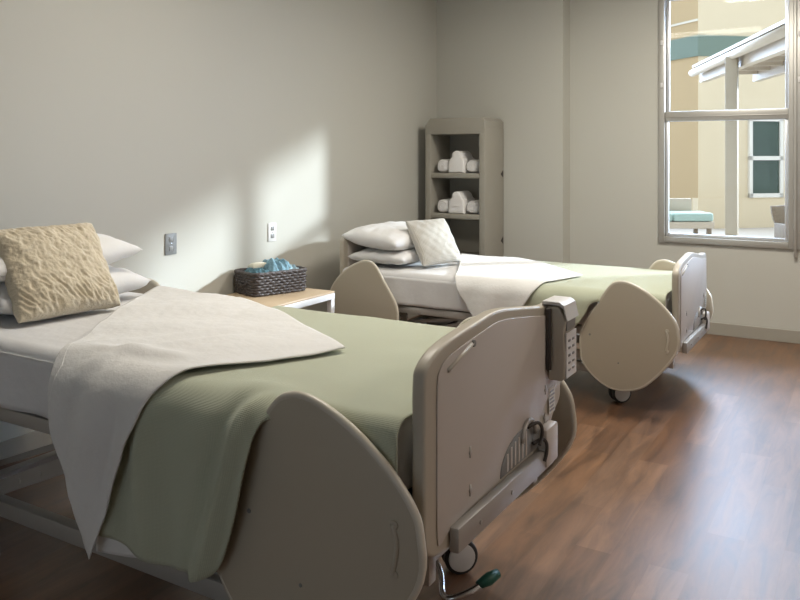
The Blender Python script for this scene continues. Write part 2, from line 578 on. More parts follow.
# ---------------------------------------------------------------- outside
bm = bmesh.new(); bx(bm, -14, 16, YB + WT, 34, -.12, -.001); struct('patio_ground', bm, CONC)
cr_, sr_ = math.cos(YAW), math.sin(YAW)
O = Vector((-2.805, 15.785, 0))
U = Vector((.736, .677, 0)).normalized()
NRM = Vector((U.y, -U.x, 0))            # facade faces this way
Wd = (Vector((cr_, sr_, 0)) * -.324 + Vector((-sr_, cr_, 0)) * .946).normalized()
NR2 = Vector((-Wd.y, Wd.x, 0))          # return wall faces left
if NR2.x > 0: NR2 = -NR2
def slab(bm, p, d, nrm, s0, s1, z0, z1, out, back=0.25):
    vs = bx(bm, s0, s1, -back, out, z0, z1)
    for v in vs:
        c = v.co.copy()
        v.co = p + d * c.x + nrm * c.y + Vector((0, 0, c.z))
    bmesh.ops.recalc_face_normals(bm, faces=bm.faces[:])
bt = thing('building', 'cream stucco building across the patio with teal band and white window', 'building', (0, 0, 0))
ZT = 4.7
bm = bmesh.new(); slab(bm, O, U, NRM, 0, 14, .58, ZT, 0); obj('upper_wall', bm, CREAM, bt, False)
bm = bmesh.new(); slab(bm, O, U, NRM, -.02, 14, -.05, .58, .03); obj('lower_wall', bm, CREAM, bt, False)
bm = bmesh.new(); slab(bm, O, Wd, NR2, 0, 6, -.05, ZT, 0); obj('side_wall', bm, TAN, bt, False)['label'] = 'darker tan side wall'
bm = bmesh.new(); slab(bm, O, U, NRM, -.03, 14, 3.28, 3.68, .03); slab(bm, O, Wd, NR2, -.03, 6, 3.28, 3.68, .03)
obj('painted_band', bm, TEALB, bt, False)['label'] = 'teal painted band'
bm = bmesh.new(); slab(bm, O, U, NRM, -.05, 14, ZT, ZT + .1, .08); slab(bm, O, Wd, NR2, -.05, 6, ZT, ZT + .1, .08); slab(bm, O, Wd, NR2, 0, 6, 3.95, 3.99, .02)
obj('coping', bm, BUFF, bt, False)
for (s0, s1) in ((1.06, 1.80), (5.2, 6.6), (9.0, 10.4)):
    bm = bmesh.new()
    fw = .07
    for a in ((s0, s0 + fw, .58, 2.12), (s1 - fw, s1, .58, 2.12), (s0, s1, .58, .66), (s0, s1, 2.05, 2.12), (s0, s1, 1.30, 1.38)):
        slab(bm, O, U, NRM, a[0], a[1], a[2], a[3], .06, 0)
    wf = obj('window_frame', bm, FRW, bt, False); wf['label'] = 'white window frame'
    bm = bmesh.new(); slab(bm, O, U, NRM, s0 + .05, s1 - .05, .6, 2.08, .02, 0); obj('pane', bm, PANE, wf, False)

pg = thing('pergola', 'white flat patio canopy on slim grey posts outside the window', 'pergola', (0, 0, 0))
A_, B_ = Vector((-.73, 8.757, 2.62)), Vector((-2.32, 12.58, 2.62))
dn = (A_ - B_).normalized()
A_ = A_ + dn * .5
sd_ = Vector((-dn.y, dn.x, 0))
if sd_.x < 0: sd_ = -sd_
bm = bmesh.new(); tube(bm, [A_ + Vector((0, 0, .02)), B_ + Vector((0, 0, .02))], .055, 14); obj('gutter', bm, OWHITE, pg)
def obeam(bm, p, q, w_, h_): bar(bm, p, q, w_, h_)
bm = bmesh.new()
obeam(bm, A_ + sd_ * .16 + Vector((0, 0, -.02)), B_ + sd_ * .16 + Vector((0, 0, -.02)), .1, .2)
obj('edge_beam', bm, OWHITE, pg, False)
bm = bmesh.new()
obeam(bm, A_ + sd_ * .92 + Vector((0, 0, -.02)), B_ + sd_ * .92 + Vector((0, 0, -.02)), .1, .2)
obj('edge_beam', bm, OWHITE, pg, False)
bm = bmesh.new()
vs = bx(bm, 0, (A_ - B_).length, 0, 1.0, .10, .14)
for v in vs:
    c = v.co.copy(); v.co = B_ + dn * c.x + sd_ * c.y + Vector((0, 0, c.z))
bmesh.ops.recalc_face_normals(bm, faces=bm.faces[:])
obj('canopy_roof', bm, OWHITE, pg, False)
for k in range(8):
    bm = bmesh.new()
    q = B_ + dn * (.25 + k * .56)
    obeam(bm, q + sd_ * .22 + Vector((0, 0, .03)), q + sd_ * .86 + Vector((0, 0, .03)), .05, .12)
    obj('joist', bm, OWHITE, pg, False)
for p in (Vector((-1.477, 10.56, 0)), Vector((-1.477, 10.56, 0)) + sd_ * .78):
    bm = bmesh.new()
    bx(bm, p.x - .07, p.x + .07, p.y - .07, p.y + .07, 0, 2.62, .008)
    obj('post', bm, OGREY, pg)['label'] = 'slim grey post'

def rot_at(px_lat, d, yaw_off=0):
    return Vector((px_lat * cr_ - d * sr_, px_lat * sr_ + d * cr_, 0))
# bench with aqua cushions
bp = rot_at(4.15, 12.1)
be = thing('patio_bench', 'low cream patio bench at the corner of the building outside', 'bench', bp, YAW)
box('seat', -.75, .55, -.30, .32, .30, .40, OWHITE, be, .01)
box('backrest', -.75, .42, .26, .34, .40, .72, OWHITE, be, .02)
for x in (-.68, .48):
    for y in (-.26, .28):
        box('leg', x - .03, x + .03, y - .03, y + .03, 0, .30, BROWN, be, .004)
for k, (x0, x1) in enumerate(((-.74, -.07), (-.06, .54))):
    c = box('seat_cushion', x0, x1, -.30, .24, .405, .53, AQUA, None, .03, 3)
    c.location = bp; c.rotation_euler = (0, 0, YAW)
    tag(c, ['left aqua cushion on the patio bench outside', 'right aqua cushion on the patio bench outside'][k], 'cushion', 'patio bench cushions')
# wicker chair
cp = rot_at(5.26, 10.2)
pc = thing('patio_chair', 'brown wicker patio chair outside near the right window edge', 'chair', cp, YAW)
bm = bmesh.new()
prism(bm, catmull([(-.30, .68), (-.22, .72), (.3, .72), (.3, .40), (-.20, .40)], 4), lambda a, b, d: Vector((a, .28 + d + (b - .4) * .2, b)), .05, .01)
obj('backrest', bm, BROWN, pc)
for y in (-1,):
    for x in (-.29, .24):
        bm = bmesh.new(); bx(bm, x, x + .05, -.28, .30, .2, .50, .01); obj('armrest', bm, BROWN, pc)
box('seat', -.24, .24, -.28, .28, .32, .42, BROWN, pc, .02)
for x in (-.25, .25):
    for y in (-.25, .27):
        box('leg', x - .025, x + .025, y - .025, y + .025, 0, .34, BROWN, pc, .004)

# ---------------------------------------------------------------- hospital beds
FOOT = [(-.43, -.495), (-.453, -.46), (-.455, -.38), (-.455, -.20), (-.455, -.11), (-.44, -.062), (-.355, -.027), (-.16, -.006), (-.035, 0),
        (.145, -.022), (.31, -.045), (.40, -.045), (.44, -.06), (.455, -.11), (.455, -.22), (.455, -.33), (.44, -.37), (.385, -.40),
        (.34, -.45), (.30, -.50), (.22, -.518), (-.05, -.52), (-.28, -.52), (-.38, -.513)]
INNER = [(-.385, -.485), (-.40, -.46), (-.402, -.30), (-.40, -.12), (-.385, -.078), (-.33, -.055), (-.15, -.034), (-.035, -.027), (.145, -.049), (.30, -.072),
         (.385, -.075), (.412, -.11), (.414, -.22), (.412, -.295), (.385, -.325), (.32, -.335), (.27, -.365), (.20, -.42), (.12, -.450), (.0, -.455),
         (-.2, -.457), (-.33, -.468)]
LEAF = [(-.33, .0), (-.265, .0), (-.16, -.045), (-.065, -.115), (-.005, -.185), (.012, -.24), (.012, -.32), (-.05, -.42), (-.17, -.54), (-.27, -.58),
        (-.37, -.58), (-.46, -.535), (-.53, -.465), (-.548, -.40), (-.54, -.27), (-.435, -.115), (-.375, -.03)]
XF, XH = -0.86, -3.15

def caster(parent, x, y, side):
    t = bpy.data.objects.new('caster', None); COL.objects.link(t); t.parent = parent; t.location = (x, y, 0); t.rotation_euler = (0, 0, .75)
    for k in (-1, 1):
        bm = bmesh.new(); disc(bm, (0, k * .020, .058), (0, 1, 0), .058, .022, 28, .006)
        obj('wheel', bm, RUBBER, t)['label'] = 'dark rubber wheel'
        bm = bmesh.new(); disc(bm, (0, k * .0325, .058), (0, 1, 0), .046, .006, 28, .002)
        obj('hub', bm, WHITEP, t)['label'] = 'white plastic hub cover'
    bm = bmesh.new()
    bx(bm, -.022, .022, -.012, .012, .09, .125, .004)
    tube(bm, [(0.0, 0, .11), (0.0, 0, .175)], .013, 12)
    obj('fork', bm, CHROME, t)

def make_bed(cy, zt, label, near):
    """cy: centre line, zt: mattress top"""
    r = thing('hospital_bed', label, 'bed', (0 if near else -.03, cy, 0), 0)
    xhd = XH if near else XH + .055
    zl = zt + (.03 if near else .055)                                     # top of side panels
    zf = zt + .19                                     # top of foot board
    # foot board and head board
    for (nm, x, sgn, dz) in (('footboard', XF, 1, 0.0), ('headboard', xhd, -1, .11 if near else .06)):
        bm = bmesh.new()
        th = .036
        prism(bm, catmull([(a * (1 if near else .95), b) for a, b in FOOT], 4), lambda a, b, d: Vector((x - sgn * th + sgn * d, a, zf + dz + b)), th, .009, 3)
        fb = obj(nm, bm, PLASTR, r); flatn(fb, 50)
        bm = bmesh.new()
        prism(bm, catmull([(a * (1 if near else .95), b) for a, b in INNER], 4), lambda a, b, d: Vector((x + sgn * d, a, zf + dz + b)), .004, .0018, 2)
        o = obj('inset_panel', bm, PLASTI, fb); o['label'] = 'paler inset face panel'; flatn(o, 50)
        if sgn < 0:
            bm = bmesh.new()
            prism(bm, catmull([(a * (1 if near else .95), b) for a, b in INNER], 4), lambda a, b, d: Vector((x + th + d, a, zf + dz + b)), .003, .001, 1)
            o = obj('inset_panel', bm, PLASTI, fb); flatn(o, 50)
            continue
        # groove for the hand, upper left
        bm = bmesh.new()
        P0, P1 = Vector((x + .0045, -.352, zf - .088)), Vector((x + .0045, -.217, zf - .052))
        tube(bm, [P0, P0.lerp(P1, .5), P1], .0055, 8)
        o = obj('hand_groove', bm, EDGE, fb)
        bm = bmesh.new(); disc(bm, P1 + Vector((.002, .004, 0)), (1, 0, 0), .009, .006, 16, .001)
        o = obj('groove_end', bm, GREYP, fb)
        # metal bar across the bottom
        bm = bmesh.new()
        bx(bm, x + .001, x + .028, -.34, .315, -.522 + zf, -.462 + zf, .005)
        for k in range(2): disc(bm, (x + .029, -.16 + k * .2 - .06, zf - .492), (1, 0, 0), .006, .004, 12, .001)
        bmb = obj('bottom_bar', bm, STEEL, fb); bmb['label'] = 'pale metal bar along the bottom edge'; flatn(bmb)
        bm = bmesh.new(); bx(bm, x + .001, x + .034, .235, .335, zf - .515, zf - .40, .008)
        o = obj('end_bracket', bm, PLASTI, fb); flatn(o)
        # fan shaped vent with louvres
        bm = bmesh.new()
        fan = [(.30, -.452)] + [(.11 + .19 * math.cos(a), -.452 + .105 * math.sin(a)) for a in [PI * k / 14 for k in range(0, 15)]][0:] 
        fan = [(.11 + .155 * math.cos(PI * k / 16), -.452 + .088 * math.sin(PI * k / 16)) for k in range(17)]
        prism(bm, fan, lambda a, b, d: Vector((x + .002 + d, a, zf + b)), .005, .001, 1)
        vt = obj('louvre_vent', bm, GREYP, fb); vt['label'] = 'grey fan shaped vent'
        for k in range(6):
            yy = .0 + k * .027
            hh = .088 * math.sqrt(max(0, 1 - ((yy - .11) / .155) ** 2)) * .86
            bm = bmesh.new(); bx(bm, x + .0065, x + .0085, yy - .005, yy + .005, zf - .448, zf - .452 + hh, .001, 1)
            obj('louvre', bm, PLASTI, vt, False)
        # restraint hooks
        for (yy, zz) in ((.185, -.385), (.225, -.445)):
            bm = bmesh.new()
            pts = [(x + .012, yy - .05, zf + zz + .02), (x + .03, yy - .02, zf + zz + .028), (x + .036, yy, zf + zz + .01), (x + .034, yy + .006, zf + zz - .02), (x + .032, yy - .006, zf + zz - .042)]
            tube(bm, catmull(pts, 5, False), .0052, 8)
            o = obj('cord_hook', bm, DARK, fb); o['label'] = 'dark brown hook'
        bm = bmesh.new()
        pts = [(x + .01, .15 + .05 * math.cos(a), zf - .40 + .05 * math.sin(a)) for a in [PI * (k / 10) for k in range(11)]]
        tube(bm, pts, .007, 8)
        obj('lift_loop', bm, STEEL, fb)
        # small paired marks and the notice
        for (yy, zz) in ((-.23, -.32), (-.23, -.415), (.30, -.30), (.295, -.385)):
            bm = bmesh.new(); disc(bm, (x + .0045, yy, zf + zz), (1, 0, 0), .007, .005, 14, .001)
            bx(bm, x + .003, x + .006, yy - .003, yy + .003, zf + zz - .014, zf + zz + .014)
            obj('screw_cap', bm, STEEL, fb)
        bm = bmesh.new(); bx(bm, x + .004, x + .0052, .33, .385, zf - .385, zf - .305)
        st = obj('notice_sticker', bm, EDGE, fb, False); st['label'] = 'small pale sticker with grey print lines'
        bm = bmesh.new()
        for k in range(6): bx(bm, x + .0052, x + .0058, .336, .378 - .008 * (k % 2), zf - .378 + k * .0115, zf - .372 + k * .0115)
        obj('printed_lines', bm, GREYP, st, False)
    # side panels
    for (xe, s) in ((XF, 1), (xhd, -1)):
        for side in (-1, 1):
            y0 = side * .51
            bm = bmesh.new()
            ol = [((a * 1.05 + .006, b * 1.07) if near else (a * .93, b)) for a, b in catmull(LEAF, 4)]
            prism(bm, ol, lambda a, b, d: Vector((xe + s * a, y0 - .011 + d, zl + b)), .022, .006, 3)
            o = obj('side_panel', bm, PLAST, r); flatn(o, 50)
            bm = bmesh.new()
            tube(bm, [(xe + s * a, y0, zl + b) for a, b in ol], .0112, 8, closed=True)
            e = obj('edge_band', bm, EDGE, o); e['label'] = 'pale rounded edge'
            bm = bmesh.new()
            if s > 0:
                pts = [(xe - .045, y0 + side * .012, zl - .235), (xe - .033, y0 + side * .013, zl - .28), (xe - .045, y0 + side * .012, zl - .345)]
                tube(bm, catmull(pts, 5, False), .006, 8)
                for k in (0, 1): disc(bm, (xe - .040, y0 + side * .012, zl - .235 - k * .11), (0, 1, 0), .010, .006, 14, .001)
                obj('finger_groove', bm, EDGE if side < 0 and not near else PLASTR, o)
                bm = bmesh.new(); disc(bm, (xe - .46, y0 + side * .011, zl - .30), (0, 1, 0), .006, .005, 12, .001); obj('screw_cap', bm, GREYP, o); bm = bmesh.new()
            disc(bm, (xe - s * .30, y0 + side * .011, zl - .44), (0, 1, 0), .005, .004, 12, .001)
            obj('screw_cap', bm, GREYP, o)
            # steel arm carrying the panel
            for xx in (-.20, -.34):
                bm = bmesh.new()
                bx(bm, xe + s * xx - .015, xe + s * xx + .015, min(y0 - side * .012, side * .36), max(y0 - side * .012, side * .36), zt - .27, zt - .24)
                obj('panel_bracket', bm, STEEL, r, False)
    # mattress under a fitted sheet
    bm = bmesh.new()
    nx, ny = 60, 26
    bx(bm, XH + .07, XF - .065, -.45, .45, zt - .195, zt - .003, .045, 5)
    for v in bm.verts:
        v.co.z += .003 * nz(v.co.x * 3, v.co.y * 3, 1)
    o = obj('mattress', bm, SHEET, r); o['label'] = 'mattress in a white fitted sheet'; flatn(o, 60)
    # loose skirt of the fitted sheet on the long sides with soft creases
    for side in (-1, 1):
        bm = bmesh.new(); uvl = bm.loops.layers.uv.new('UVMap')
        g = []
        for i in range(91):
            x = XH + .1 + (XF - .1 - XH - .1) * i / 90
            row = []
            for j in range(10):
                z = zt - .035 - .175 * j / 9 - (.012 * nz(x * 2.3, cy, 5) if j == 9 else 0)
                yy = side * (.455 + .009 * (j / 9) * (1 + nz(x * 6, z * 5, cy)) + .004 * math.sin(x * 21 + z * 14) * j / 9)
                row.append(bm.verts.new((x, yy, z)))
            g.append(row)
        for i in range(90):
            for j in range(9): bm.faces.new((g[i][j], g[i + 1][j], g[i + 1][j + 1], g[i][j + 1]))
        o = obj('sheet_skirt', bm, SHEET, r)
        sol = o.modifiers.new('thick', 'SOLIDIFY'); sol.thickness = .003; sol.offset = -side
    # deck
    zd = zt - .20
    box('deck_panel', XH + .08, XF - .09, -.42, .42, zd - .018, zd - .002, STEELD, r, .003)
    bm = bmesh.new()
    for s in (-1, 1):
        bx(bm, XH + .04, XF - .05, s * .43 - .02, s * .43 + .02, zd - .065, zd - .019, .005)
    for xx in (XH + .06, -2.3, -1.6, XF - .06):
        bx(bm, xx - .02, xx + .02, -.41, .41, zd - .06, zd - .02, .004)
    o = obj('deck_frame', bm, STEEL, r); flatn(o)
    # base frame
    bm = bmesh.new()
    for s in (-1, 1):
        bx(bm, -2.85, -1.12, s * .33 - .022, s * .33 + .022, .135, .19, .005)
    for xx in (-2.84, -1.18):
        bx(bm, xx - .025, xx + .025, -.44, .44, .14, .195, .005)
    o = obj('base_frame', bm, STEEL, r); flatn(o)
    for xx in (-2.84, -1.19):
        for s in (-1, 1): caster(r, xx, s * .38, s)
    # lift arms (crossed scissor pair on each side)
    zb, zu = .18, zd - .07
    for s in (-1, 1):
        ya = s * .36
        bm = bmesh.new(); bar(bm, (-2.75, ya, zb), (-1.95, ya, zu), .02, .05)
        for k in range(5): disc(bm, Vector((-2.75, ya + s * .011, zb)).lerp(Vector((-1.95, ya + s * .011, zu)), .2 + k * .14), (0, 1, 0), .009, .003, 12, 0)
        obj('lift_arm', bm, STEEL, r, False)
        bm = bmesh.new(); bar(bm, (-2.75, ya - s * .03, zb + .09), (-2.1, ya - s * .03, zu), .018, .02)
        obj('lift_arm', bm, STEEL, r, False)
        bm = bmesh.new(); bar(bm, (-1.25, ya - s * .03, zb), (-2.0, ya - s * .03, zu), .02, .045)
        obj('lift_arm', bm, STEEL, r, False)
    for (x0, z0) in ((-2.42, (zb + zu) / 2 - .03), (-1.7, (zb + zu) / 2)):
        bm = bmesh.new(); tube(bm, [(x0, -.36, z0), (x0, .36, z0)], .016, 12); obj('torsion_tube', bm, CHROME, r)
    bm = bmesh.new()
    bx(bm, -2.35, -2.0, -.06, .06, zb + .04, zb + .13, .015, 3)
    tube(bm, [(-2.0, 0, zb + .09), (-1.6, 0, zu - .02)], .018, 12)
    o = obj('lift_motor', bm, GREYP, r); flatn(o)
    # head-end lift bracket
    for s in (-1, 1):
        bm = bmesh.new()
        prism(bm, catmull([(-2.74, zd - .07), (-2.60, zd - .06), (-2.57, zd - .12), (-2.61, zd - .2), (-2.58, zd - .245), (-2.66, zd - .26), (-2.74, zd - .19)], 4),
              lambda a, b, d: Vector((a, s * .40 - .006 + d, b)), .012, .002, 1)
        for p in ((-2.63, zd - .11), (-2.66, zd - .18)): disc(bm, (p[0], s * .408, p[1]), (0, 1, 0), .018, .014, 14, .003)
        o = obj('pivot_bracket', bm, CHROME, r); flatn(o)
    # end posts down from foot and head boards
    for xx in (XF - .06, XH + .06):
        for s in (-1, 1):
            bm = bmesh.new()
            zlo = max(.2, zt - .42)
            bx(bm, xx - .018, xx + .018, s * .34 - .018, s * .34 + .018, zlo, zd - .06, .004)
            o = obj('end_post', bm, STEEL, r); flatn(o)
    return r

bed_near = make_bed(2.01, .79, 'raised hospital bed in the foreground with control box on its footboard', True)
bed_far = make_bed(4.87, .64, 'lowered hospital bed by the shelf tower beyond the nightstand', False)

# foot end frame, brake pedal on the near bed (local to bed centre)
r = bed_near
bm = bmesh.new()
tube(bm, catmull([(-1.21, .20, .15), (-1.15, .17, .10), (-1.10, .10, .07), (-1.04, .13, .085), (-1.0, .2, .105)], 5, False), .010, 10)
tube(bm, [(-1.19, -.38, .13), (-1.19, .38, .13)], .010, 10)
pd = obj('brake_pedal', bm, CHROME, r)
bm = bmesh.new()
tube(bm, [(-1.02, .165, .098), (-1.0, .20, .106), (-.985, .235, .112)], lambda i: (.012, .019, .014)[i], 12)
obj('pedal_tip', bm, GREENP, pd)['label'] = 'dark green rubber pedal tip'

# control pendant clipped over the near footboard
cb = bpy.data.objects.new('control_box', None); COL.objects.link(cb); cb.parent = bed_near
zf = .79 + .19
bm = bmesh.new()
prof = [(.001, -.035), (.036, -.035), (.050, -.085), (.040, -.15), (.040, -.245), (.030, -.262), (.010, -.262), (.003, -.18)]
prof = [(.006, -.045), (.050, -.043), (.078, -.085), (.070, -.125), (.075, -.20), (.072, -.262), (.060, -.272), (.012, -.272), (.010, -.20), (.022, -.15)]
prism(bm, prof, lambda a, b, d: Vector((XF + a * .84, .312 + d, zf + b)), .105, .006, 3)
o = obj('box_body', bm, PLASTR, cb); flatn(o, 40)
bm = bmesh.new()
prism(bm, [(-.014, -.06), (-.014, -.036), (-.010, -.030), (.052, -.030), (.070, -.04), (.083, -.085), (.079, -.085), (.066, -.048), (.050, -.040), (-.006, -.040), (-.008, -.06)],
      lambda a, b, d: Vector((XF + a * .86, .310 + d, zf + b)), .109, .001, 1)
o = obj('hook_clip', bm, WHITEP, cb); o['label'] = 'white clip hooked over the board'; flatn(o, 40)
bm = bmesh.new()
vs = bx(bm, XF + .0625, XF + .0655, .318, .411, zf - .262, zf - .125)
o = obj('face_panel', bm, WHITEP, cb, False); o['label'] = 'white keypad panel'
for k, (zz, hh) in enumerate(((-.15, .012), (-.172, .012), (-.195, .012), (-.218, .010), (-.24, .010))):
    for yy in (.335, .372):
        bm = bmesh.new(); bx(bm, XF + .0650, XF + .0675, yy, yy + .018, zf + zz - hh / 3, zf + zz + hh / 3, .001, 1)
        obj('key_button', bm, GREYP, o)
bm = bmesh.new(); vs = bx(bm, XF + .0625, XF + .0660, .322, .400, zf - .118, zf - .09)
obj('status_label', bm, GREYP, cb, False)
bm = bmesh.new()
bx(bm, XF + .005, XF + .020, .300, .311, zf - .24, zf - .05, .003)
obj('side_gasket', bm, DARK, cb)

# ---------------------------------------------------------------- bedding
def drape(cy, zt, outf, lift, wrinkle):
    W = .90
    def f(x, t):
        if t < 0:
            rr = .03
            a = min(-t / rr, PI / 2)
            y = .45 + rr * math.sin(a); z = zt - rr + rr * math.cos(a) - max(0, -t - rr * PI / 2)
            n = Vector((0, math.sin(a), math.cos(a)))
        elif t <= W:
            y = .45 - t; z = zt; n = Vector((0, 0, 1))
        else:
            rr = outf(x)
            a = min((t - W) / rr, PI / 2)
            y = -.45 - rr * math.sin(a); z = zt - rr + rr * math.cos(a) - max(0, t - W - rr * PI / 2)
            n = Vector((0, -math.sin(a), math.cos(a)))
        return Vector((x, cy + y, z)) + n * (lift + wrinkle(x, t))
    return f

def make_cloth(name, patches, surf, m, th=.004):
    bm = bmesh.new(); uvl = bm.loops.layers.uv.new('UVMap')
    for (T, B, L, R, n, k) in patches:
        cloth_patch(bm, T, B, L, R, n, k, surf if not callable(surf) or True else surf, uvl)
    bmesh.ops.recalc_face_normals(bm, faces=bm.faces[:])
    o = obj(name, bm, m)
    s = o.modifiers.new('thick', 'SOLIDIFY'); s.thickness = th; s.offset = 0
    return o

def hang(t): return sm(.90, 1.15, t)
# near green blanket
def out_near(x): return .088 - .055 * sm(-1.275, -1.215, x)
def wr_green(x, t):
    top = .004 * nz(x * 3, t * 3, 7) + .002 * nz(x * 8, t * 8, 2)
    h = hang(t) * (1 - sm(-1.30, -1.2, x))
    folds = .022 * math.sin((x + .10 * (t - .9)) * 34 + 2 * nz(x * 4, t * 2, 4)) * (.5 + .5 * nz(x * 5, 0, 9)) + .012 * nz(x * 9, t * 1.6, 3)
    # gathered fold running from the panel's top down to the hem
    c = -1.31 - (t - .95) * .30
    fold = .030 * math.exp(-((x - c) / .026) ** 2) * sm(.90, 1.0, t) - .012 * math.exp(-((x - c + .06) / .02) ** 2) * sm(.9, 1.0, t)
    fold *= (1 - sm(-1.27, -1.22, x))
    # soft billow along the top edge next to it
    bil = .012 * math.exp(-((t - .88) / .05) ** 2) * math.exp(-((x + 1.35) / .1) ** 2)
    return top + h * folds + fold + bil + .012 * h
make_green = make_cloth('green_blanket', [(
    [(-2.05, -.12), (-1.5, -.12), (-.912, -.12)],
    [(-1.87, 1.385), (-1.60, 1.415), (-1.44, 1.40), (-1.38, 1.35), (-1.33, 1.22), (-1.295, 1.09), (-1.262, .985), (-1.20, .965), (-1.10, 1.03), (-.912, 1.06)],
    [(-2.05, -.12), (-1.98, .5), (-1.90, 1.0), (-1.87, 1.385)],
    [(-.912, -.12), (-.912, .5), (-.912, 1.06)], 130, 120)],
    drape(2.01, .79, out_near, .006, wr_green), GREEN)
tag(make_green, 'pale green textured blanket on the foreground bed, hanging over its near side', 'blanket')

def wr_throw(x, t):
    w_ = .008 + .010 * nz(x * 3.5 + t * 2, t * 3.5, 17) + .007 * abs(nz(x * 5 - t * 3, t * 2.5 + x, 12)) + .003 * nz(x * 9, t * 5, 12)
    w_ += .010 * math.exp(-((x + 2.03 + .5 * (t - .8)) / .05) ** 2) * sm(.2, .7, t)
    w_ += .016 * math.exp(-((t - .86 + .25 * (x + 1.9)) / .035) ** 2) * sm(-2.1, -1.95, x) * (1 - sm(-1.75, -1.65, x)) + .012 * math.exp(-((x + 1.78 + .4 * (t - .6)) / .03) ** 2) * sm(.45, .6, t)
    h = hang(t)
    own = .012 * math.sin((x + .25 * (t - .9)) * 34 + 1.0) * (.6 + nz(x * 3, 1, 5)) + .010
    w_ = w_ * (1 - h) + h * (max(wr_green(x, t), .004) + .004 + max(0, own))
    return max(.001, w_)
thr = make_cloth('white_sheet_throw', [(
    [(-2.72, -.04), (-2.42, -.05), (-2.10, .05), (-1.73, .25), (-1.372, .48)],
    [(-2.035, .965), (-2.01, 1.13), (-1.93, 1.30), (-1.85, 1.455)],
    [(-2.72, -.04), (-2.64, .16), (-2.30, .64), (-2.035, .965)],
    [(-1.372, .48), (-1.44, .63), (-1.53, .79), (-1.60, .93), (-1.64, 1.0), (-1.69, 1.10), (-1.74, 1.20), (-1.79, 1.33), (-1.85, 1.455)], 110, 110)],
    drape(2.01, .79, out_near, .014, wr_throw), THROW)
tag(thr, 'cream white sheet folded diagonally over the foreground bed and hanging to a point', 'sheet')
hem = make_cloth('white_sheet_hem', [(
    [(-1.86, 1.30), (-1.72, 1.30), (-1.57, 1.30)],
    [(-1.872, 1.455), (-1.72, 1.435), (-1.58, 1.405)],
    [(-1.86, 1.30), (-1.872, 1.455)],
    [(-1.57, 1.30), (-1.58, 1.405)], 30, 14)],
    drape(2.01, .79, out_near, -.004, lambda x, t: .006 * nz(x * 6, t * 4, 3)), THROW)
hem.parent = thr

# far bed
def out_far(x): return .080 - .045 * sm(-1.32, -1.26, x)
def wr_greenf(x, t):
    h = hang(t) * (1 - sm(-1.36, -1.28, x))
    return .004 * nz(x * 3, t * 3, 27) + h * (.012 * math.sin(x * 30) + .010 * nz(x * 8, t * 2, 13) + .012)
gf = make_cloth('green_blanket', [(
    [(-2.05, -.12), (-1.5, -.12), (-.945, -.12)],
    [(-1.90, 1.25), (-1.60, 1.20), (-1.43, 1.15), (-1.37, 1.08), (-1.30, 1.0), (-.945, .98)],
    [(-2.05, -.12), (-1.98, .5), (-1.90, 1.25)],
    [(-.945, -.12), (-.945, .5), (-.945, .98)], 80, 70)],
    drape(4.87, .64, out_far, .006, wr_greenf), GREEN)
tag(gf, 'pale green blanket spread over the foot half of the far bed', 'blanket')
def wr_tf(x, t):
    h = hang(t)
    return max(.001, .005 + .005 * nz(x * 3.5, t * 3.5, 37) + h * (.014 * math.sin(x * 24 + t * 5) + .008 * nz(x * 8, t * 3, 28) + .02))
tf = make_cloth('white_sheet_throw', [(
    [(-2.66, -.04), (-2.3, -.02), (-2.0, .10), (-1.75, .33), (-1.52, .57)],
    [(-2.21, .93), (-2.13, 1.06), (-2.02, 1.18), (-1.90, 1.28)],
    [(-2.66, -.04), (-2.52, .25), (-2.33, .65), (-2.21, .93)],
    [(-1.52, .57), (-1.58, .74), (-1.64, .93), (-1.70, 1.02), (-1.77, 1.12), (-1.90, 1.28)], 80, 80)],
    drape(4.87, .64, out_far, .014, wr_tf), THROW)
tag(tf, 'white sheet folded diagonally across the middle of the far bed', 'sheet')

# pillows
def place(o, loc, rot):
    o.location = loc; o.rotation_euler = rot
    return o
def pillow(cx, cy, z, rot, label, group, seed, L=.68, T=.15):
    o = obj('pillow', pillow_bm(.44, L, T, 36, .40, .008, seed), COTTON)
    place(o, (cx, cy, z), rot)
    return tag(o, label, 'pillow', group)
G1 = 'white pillows on the foreground bed'
pillow(-2.86, 2.02, .866, (0, .02, .03), 'white pillow lying flat on the foreground bed, under another', G1, 1, .70)
pillow(-2.88, 1.98, .998, (0.03, .05, -.03), 'white pillow on top of the pile behind the furry cushion', G1, 5, .70)
G2 = 'white pillows on the far bed'
pillow(-2.86, 4.83, .706, (0, .0, 0.02), 'lower thin white pillow at the head of the far bed', G2, 9, .74, .12)
pillow(-2.88, 4.80, .828, (0, .10, -.02), 'upper plump white pillow at the head of the far bed', G2, 13, .74, .17)

def fur(x, y):
    band = sm(.05, .12, abs(y - .02) + .03 * nz(x * 6, y * 6, 1))
    a = x * .8 + y * .6; b = y * .8 - x * .6
    return (.002 + .006 * band) * (1 - 2 * abs(nz(a * 62, b * 17, 4))) + .006 * nz(x * 38, y * 34, 2) + .003 * nz(x * 80, y * 80, 6)
o = obj('furry_cushion', pillow_bm(.41, .375, .14, 130, .38, .006, 3, .03, fur), FUR)
